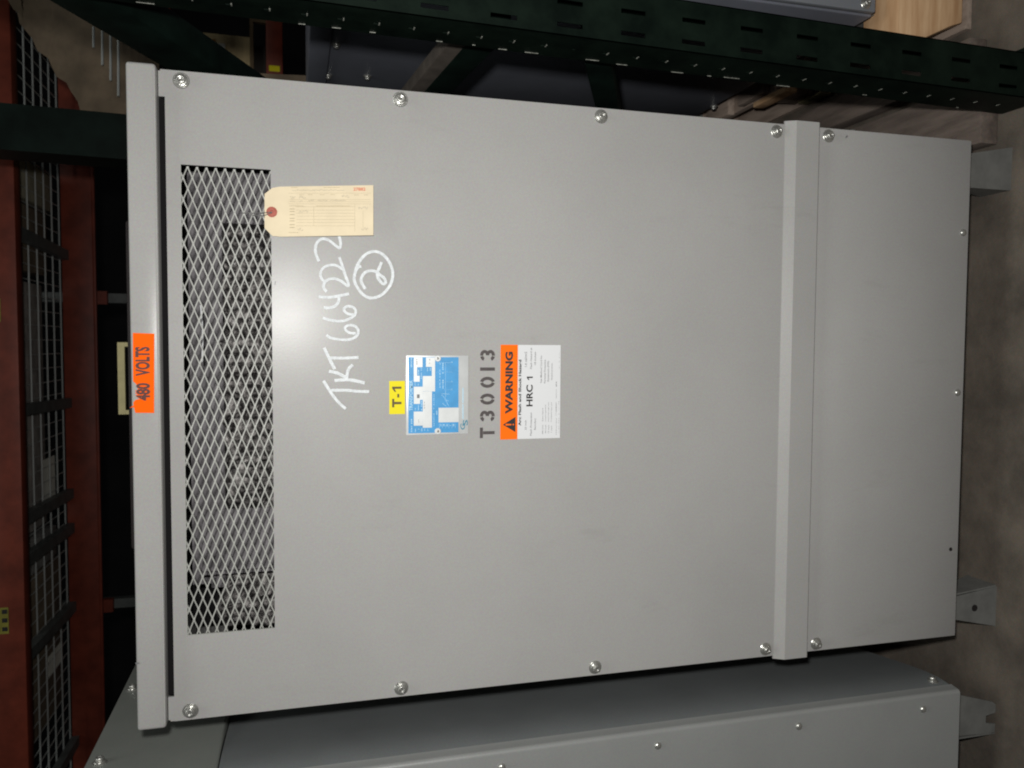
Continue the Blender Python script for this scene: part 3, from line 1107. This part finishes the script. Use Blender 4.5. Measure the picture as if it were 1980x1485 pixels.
# bare steel worn through the paint along the post's edges
random.seed(12)
c = MB()
z = FLOOR + .06
k = 0
while z < .05:
    xx = lean(.548, z)
    y = -.032 + .086 * .52
    if random.random() < .85:
        c.hexa([(xx - .0008, y - .002, z - .003), (xx - .0003, y - .002, z - .003), (xx - .0003, y + .006, z - .003), (xx - .0008, y + .006, z - .003)],
               [(xx - .0008, y - .002, z - .0012), (xx - .0003, y - .002, z - .0012), (xx - .0003, y + .006, z - .0012), (xx - .0008, y + .006, z - .0012)])
    if random.random() < .55:
        ln = random.uniform(.004, .03)
        y = -.032 + .086 - random.uniform(.001, .008)
        c.hexa([(xx - .0008, y, z), (xx - .0002, y, z), (xx - .0002, y + .0016, z), (xx - .0008, y + .0016, z)],
               [(xx - .0008, y, z + ln), (xx - .0002, y, z + ln), (xx - .0002, y + .001, z + ln), (xx - .0008, y + .001, z + ln)])
    z += .0508
absorb(post, c.build('paint_wear', chip_m, post))


def brace(a, b_, name='brace', m_=green_d, wx=.040, wy=.044):
    c = MB().bar(a, b_, wx, wy, (1, 0, 0))
    return c.build(name, m_, G, bevel=.004)


def bz_(x, y, z):
    return (lean(x, z), y, z)


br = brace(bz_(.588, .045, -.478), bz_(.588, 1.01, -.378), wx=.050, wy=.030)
glare_tan = mat('brace_glare', (.075, .063, .052), .7, var=.2, vscale=30, grain=.2)  # tan colour painting the flash glare on the green brace's lit half
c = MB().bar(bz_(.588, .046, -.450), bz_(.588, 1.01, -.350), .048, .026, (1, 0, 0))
absorb(br, c.build('glare_bar', glare_tan, G, bevel=.003))
brace(bz_(.588, .045, -.640), bz_(.588, 1.01, -1.10), wx=.046, wy=.046)
brace(bz_(.588, .050, .150), bz_(.588, 1.01, -.30), wx=.088, wy=.05)

# ------------------------------------------------------------------ orange pallet rack across the back
K = thing('pallet_rack', 'orange steel pallet rack with wire decking, behind the transformers', 'rack', (0, 2.1, FLOOR))
fb = MB().box(-3.2, 2.2, 1.72, 1.78, .690, .80)
fbeam = fb.build('beam', red_m, K, bevel=.006)
rb = MB().box(-3.2, 2.2, 2.50, 2.55, .640, .757)
rb.box(-3.2, 2.2, 2.484, 2.4995, .626, .6385)
rb.build('beam', red_m, K, bevel=.003)
lb = MB().box(1.10, 3.2, 2.5, 2.55, -.128, -.058)
lbeam = lb.build('beam', red_m, K, bevel=.005)
# the short end of another beam higher up, and the uprights
MB().box(1.36, 3.2, 2.58, 2.63, .335, .43).build('beam', red_m, K, bevel=.005)
for x in (-3.2, 2.2, 3.24):
    for y in (1.74, 2.52):
        MB().box(x - .04, x + .04, y, y + .075, FLOOR + .0005, 2.6).build('upright', red_m, K, bevel=.004)
for py in (577, 1165):
    a = at(215, py, 2.60)
    MB().box(a.x - .020, a.x + .020, 2.58, 2.62, FLOOR + .0005, 1.2).build('support_bar', chan_m, K)
    MB().box(a.x - .028, a.x + .028, 2.552, 2.58, .600, .66).build('bracket', red_m, K)
# wire deck
wd = MB()
ys_ = [1.90 + .1 * k for k in range(7)]
for y in ys_:
    wd.tube([(-3.1, y, .764), (2.1, y, .764)], .0032, 6)
x = -3.1
while x < 2.1:
    wd.tube([(x, 1.78, .7695), (x, 2.50, .7695)], .0022, 5)
    x += .055
wd.build('wire_deck', wire_m, K)
for x in (.85, .45, -.16, -.54, -.685, -1.02, -1.6, -2.2):
    MB().bar((x + .01, 1.782, .744), (x - .01, 2.498, .744), .040, .030).build('deck_channel', chan_m, K)
# yellow and black tape tags on the front beam
for (py0, py1) in ((577, 622), (1175, 1226)):
    a, b_ = at(8, py0, 1.718), at(8, py1, 1.718)
    hz = MB().box(b_.x, a.x, 1.7185, 1.7195, .738, .786)
    hl_ = hz.build('hazard_sticker', mat('dull_yellow', (.26, .235, .03), .7, var=.2, vscale=20), fbeam)
    c = MB()
    for i in range(2):
        for j in range(3):
            u = b_.x + (a.x - b_.x) * (.10 + .33 * j)
            zc = .741 + .023 * i
            c.box(u, u + (a.x - b_.x) * .16, 1.7178, 1.7183, zc, zc + .016)
    c.build('black_squares', ink, hl_)
a, b_ = at(530, 127, 2.498), at(530, 138, 2.498)
MB().box(b_.x, a.x, 2.4975, 2.4985, -.115, -.070).build('yellow_sticker', yellow_v, lbeam)

# cartons resting on the wire deck
random.seed(21)


def carton(x0, x1, y0, y1, h, mtl, label, label_mat=None, spots=()):
    t = thing('carton', label, 'box', ((x0 + x1) / 2, (y0 + y1) / 2, .7725))
    c = MB().box(x0, x1, y0, y1, .7725, .7725 + h)
    o = c.build('box', mtl, t, bevel=.004)
    for (px0, px1, py0, py1) in spots:
        a, b_ = at(px0, py1, z=.772), at(px1, py0, z=.772)
        MB().box(min(a.x, b_.x), max(a.x, b_.x), min(a.y, b_.y), max(a.y, b_.y), .7712, .7722).build('paper_label', paper_m, t)
    return t


carton(-.62, .30, 1.88, 2.28, .30, box_m, 'brown carton on the orange rack deck with a white paper patch under it', spots=((84, 105, 880, 985),))
carton(-1.40, -.80, 2.05, 2.46, .28, card_m, 'brown carton at the far left of the wire deck with a pale patch under it', spots=((94, 118, 1240, 1312),))
cx0, cx1 = at(70, 395, z=.7725).x, at(70, 322, z=.7725).x
carton(cx0, cx1, 1.90, 2.44, .22, mat('cream_carton', (0.38, 0.35, 0.25), 0.8, var=0.25, vscale=8), 'cream carton on the wire deck beside the green post')

carton(-.62 + .96, .58, 2.02, 2.36, .18, card_m, 'small brown carton on the wire deck between the cream carton and the large one')
carton(-.78, -.66, 1.95, 2.4, .12, mat('grey_bundle', (.30, .29, .27), .8, var=.4, vscale=15), 'narrow grey bundle on the wire deck beside the large brown carton')

# torn brown cardboard sheet leaning on the front beam
random.seed(5)
CS = thing('cardboard_sheet', 'large torn sheet of brown cardboard leaning between the green post and the orange beam', 'cardboard', (1.0, 1.6, .3))
edge = [(8, -14), (22, 16), (40, 28), (46, 52), (60, 74), (72, 98), (90, 112), (104, 134), (108, 148), (126, 160), (134, 176), (152, 196), (158, 226), (170, 262), (200, 268), (235, 270), (270, 272), (310, 274)]
c = MB()
y_of = lambda t: 1.50 + .05 * math.sin(t * 5) * .5
L, R_ = [], []
for i, (px, py) in enumerate(edge):
    t = i / (len(edge) - 1)
    p = at(px, py, y_of(t))
    L.append(p)
NC = 10
vv = []
for i, p in enumerate(L):
    px = edge[i][0]
    xr = at(px, .511 * (px - 20) - 45, p.y).x
    for j in range(NC + 1):
        u = j / NC
        x = p.x + u * (xr - p.x)
        q = noise.noise(Vector((x * 3, p.z * 3, .5))) * .035
        vv.append((x, p.y + q * u, p.z + random.uniform(-.004, .004)))
c.add(vv, [(i * (NC + 1) + j, i * (NC + 1) + j + 1, (i + 1) * (NC + 1) + j + 1, (i + 1) * (NC + 1) + j) for i in range(len(L) - 1) for j in range(NC)])
# the sheet reaches down to the floor behind the rack
xl, xr = L[-1].x, at(310, 138, 1.5).x
low = [Vector((xl + (xr - xl) * j / NC, L[-1].y, L[-1].z)) for j in range(NC + 1)]
c.add(low + [Vector((q.x + .02, q.y - .18, FLOOR + .002)) for q in low], [(j, j + 1, NC + 2 + j, NC + 1 + j) for j in range(NC)])
c.build('sheet', card_m, CS, smooth=True, solid=.004)
for (px, py0, py1) in ((181, 78, 92), (198, 86, 126), (214, 94, 156), (229, 100, 186)):
    a, b_ = at(px, py0 - 26, 1.40), at(px, py1, 1.40)
    MB().tube([a, b_], .0034, 6).build('wire_strap', wire_m, CS)

# plywood crate beyond the green frame
CR = thing('crate', 'pale plywood crate with brown cleats on the low orange beam, seen past the green post', 'crate', (1.3, 2.75, -.058))
MB().box(.70, 1.425, 2.575, 3.1, .012, .31).build('panel', plywood, CR)
brown = mat('brown_cleat', (.16, .11, .06), .8, var=.2, vscale=12)
MB().box(.68, 1.50, 2.551, 2.5745, -.004, .0115).build('cleat', brown, CR)
MB().box(1.485, 1.50, 2.551, 2.5745, -.0575, -.0045).build('cleat', brown, CR)
MB().box(.70, 1.40, 2.60, 3.1, -.0575, .0115).build('base', mat('dark_base', (.03, .025, .02), .8), CR)
MB().box(1.362, 1.385, 2.569, 2.5745, .115, .145).build('paper_label', paper_m, CR)
MB().box(1.34, 1.40, 2.569, 2.5745, .155, .18).build('orange_label', mat('faded_orange', (.45, .2, .05), .7), CR)

# dark cabinet behind the main transformer, with a cream handle on top
DC = thing('cabinet', 'dark cabinet hidden behind the stickered transformer, its cream handle showing above the lid', 'cabinet', (0, 1.05, FLOOR))
MB().box(-.40, .36, .82, 1.25, FLOOR + .0005, .200).build('body', mat('dark_cabinet', (.025, .018, .018), .6, var=.3, vscale=5), DC, bevel=.006)
a, b_ = at(237, 662, .9), at(237, 801, .9)
hd = MB()
hd.box(b_.x, a.x, .896, .904, .2205, .236)
hd.box(a.x - .010, a.x, .896, .904, .2002, .2203)
hd.box(b_.x, b_.x + .010, .896, .904, .2002, .2203)
hd.build('handle', cream_m, DC)
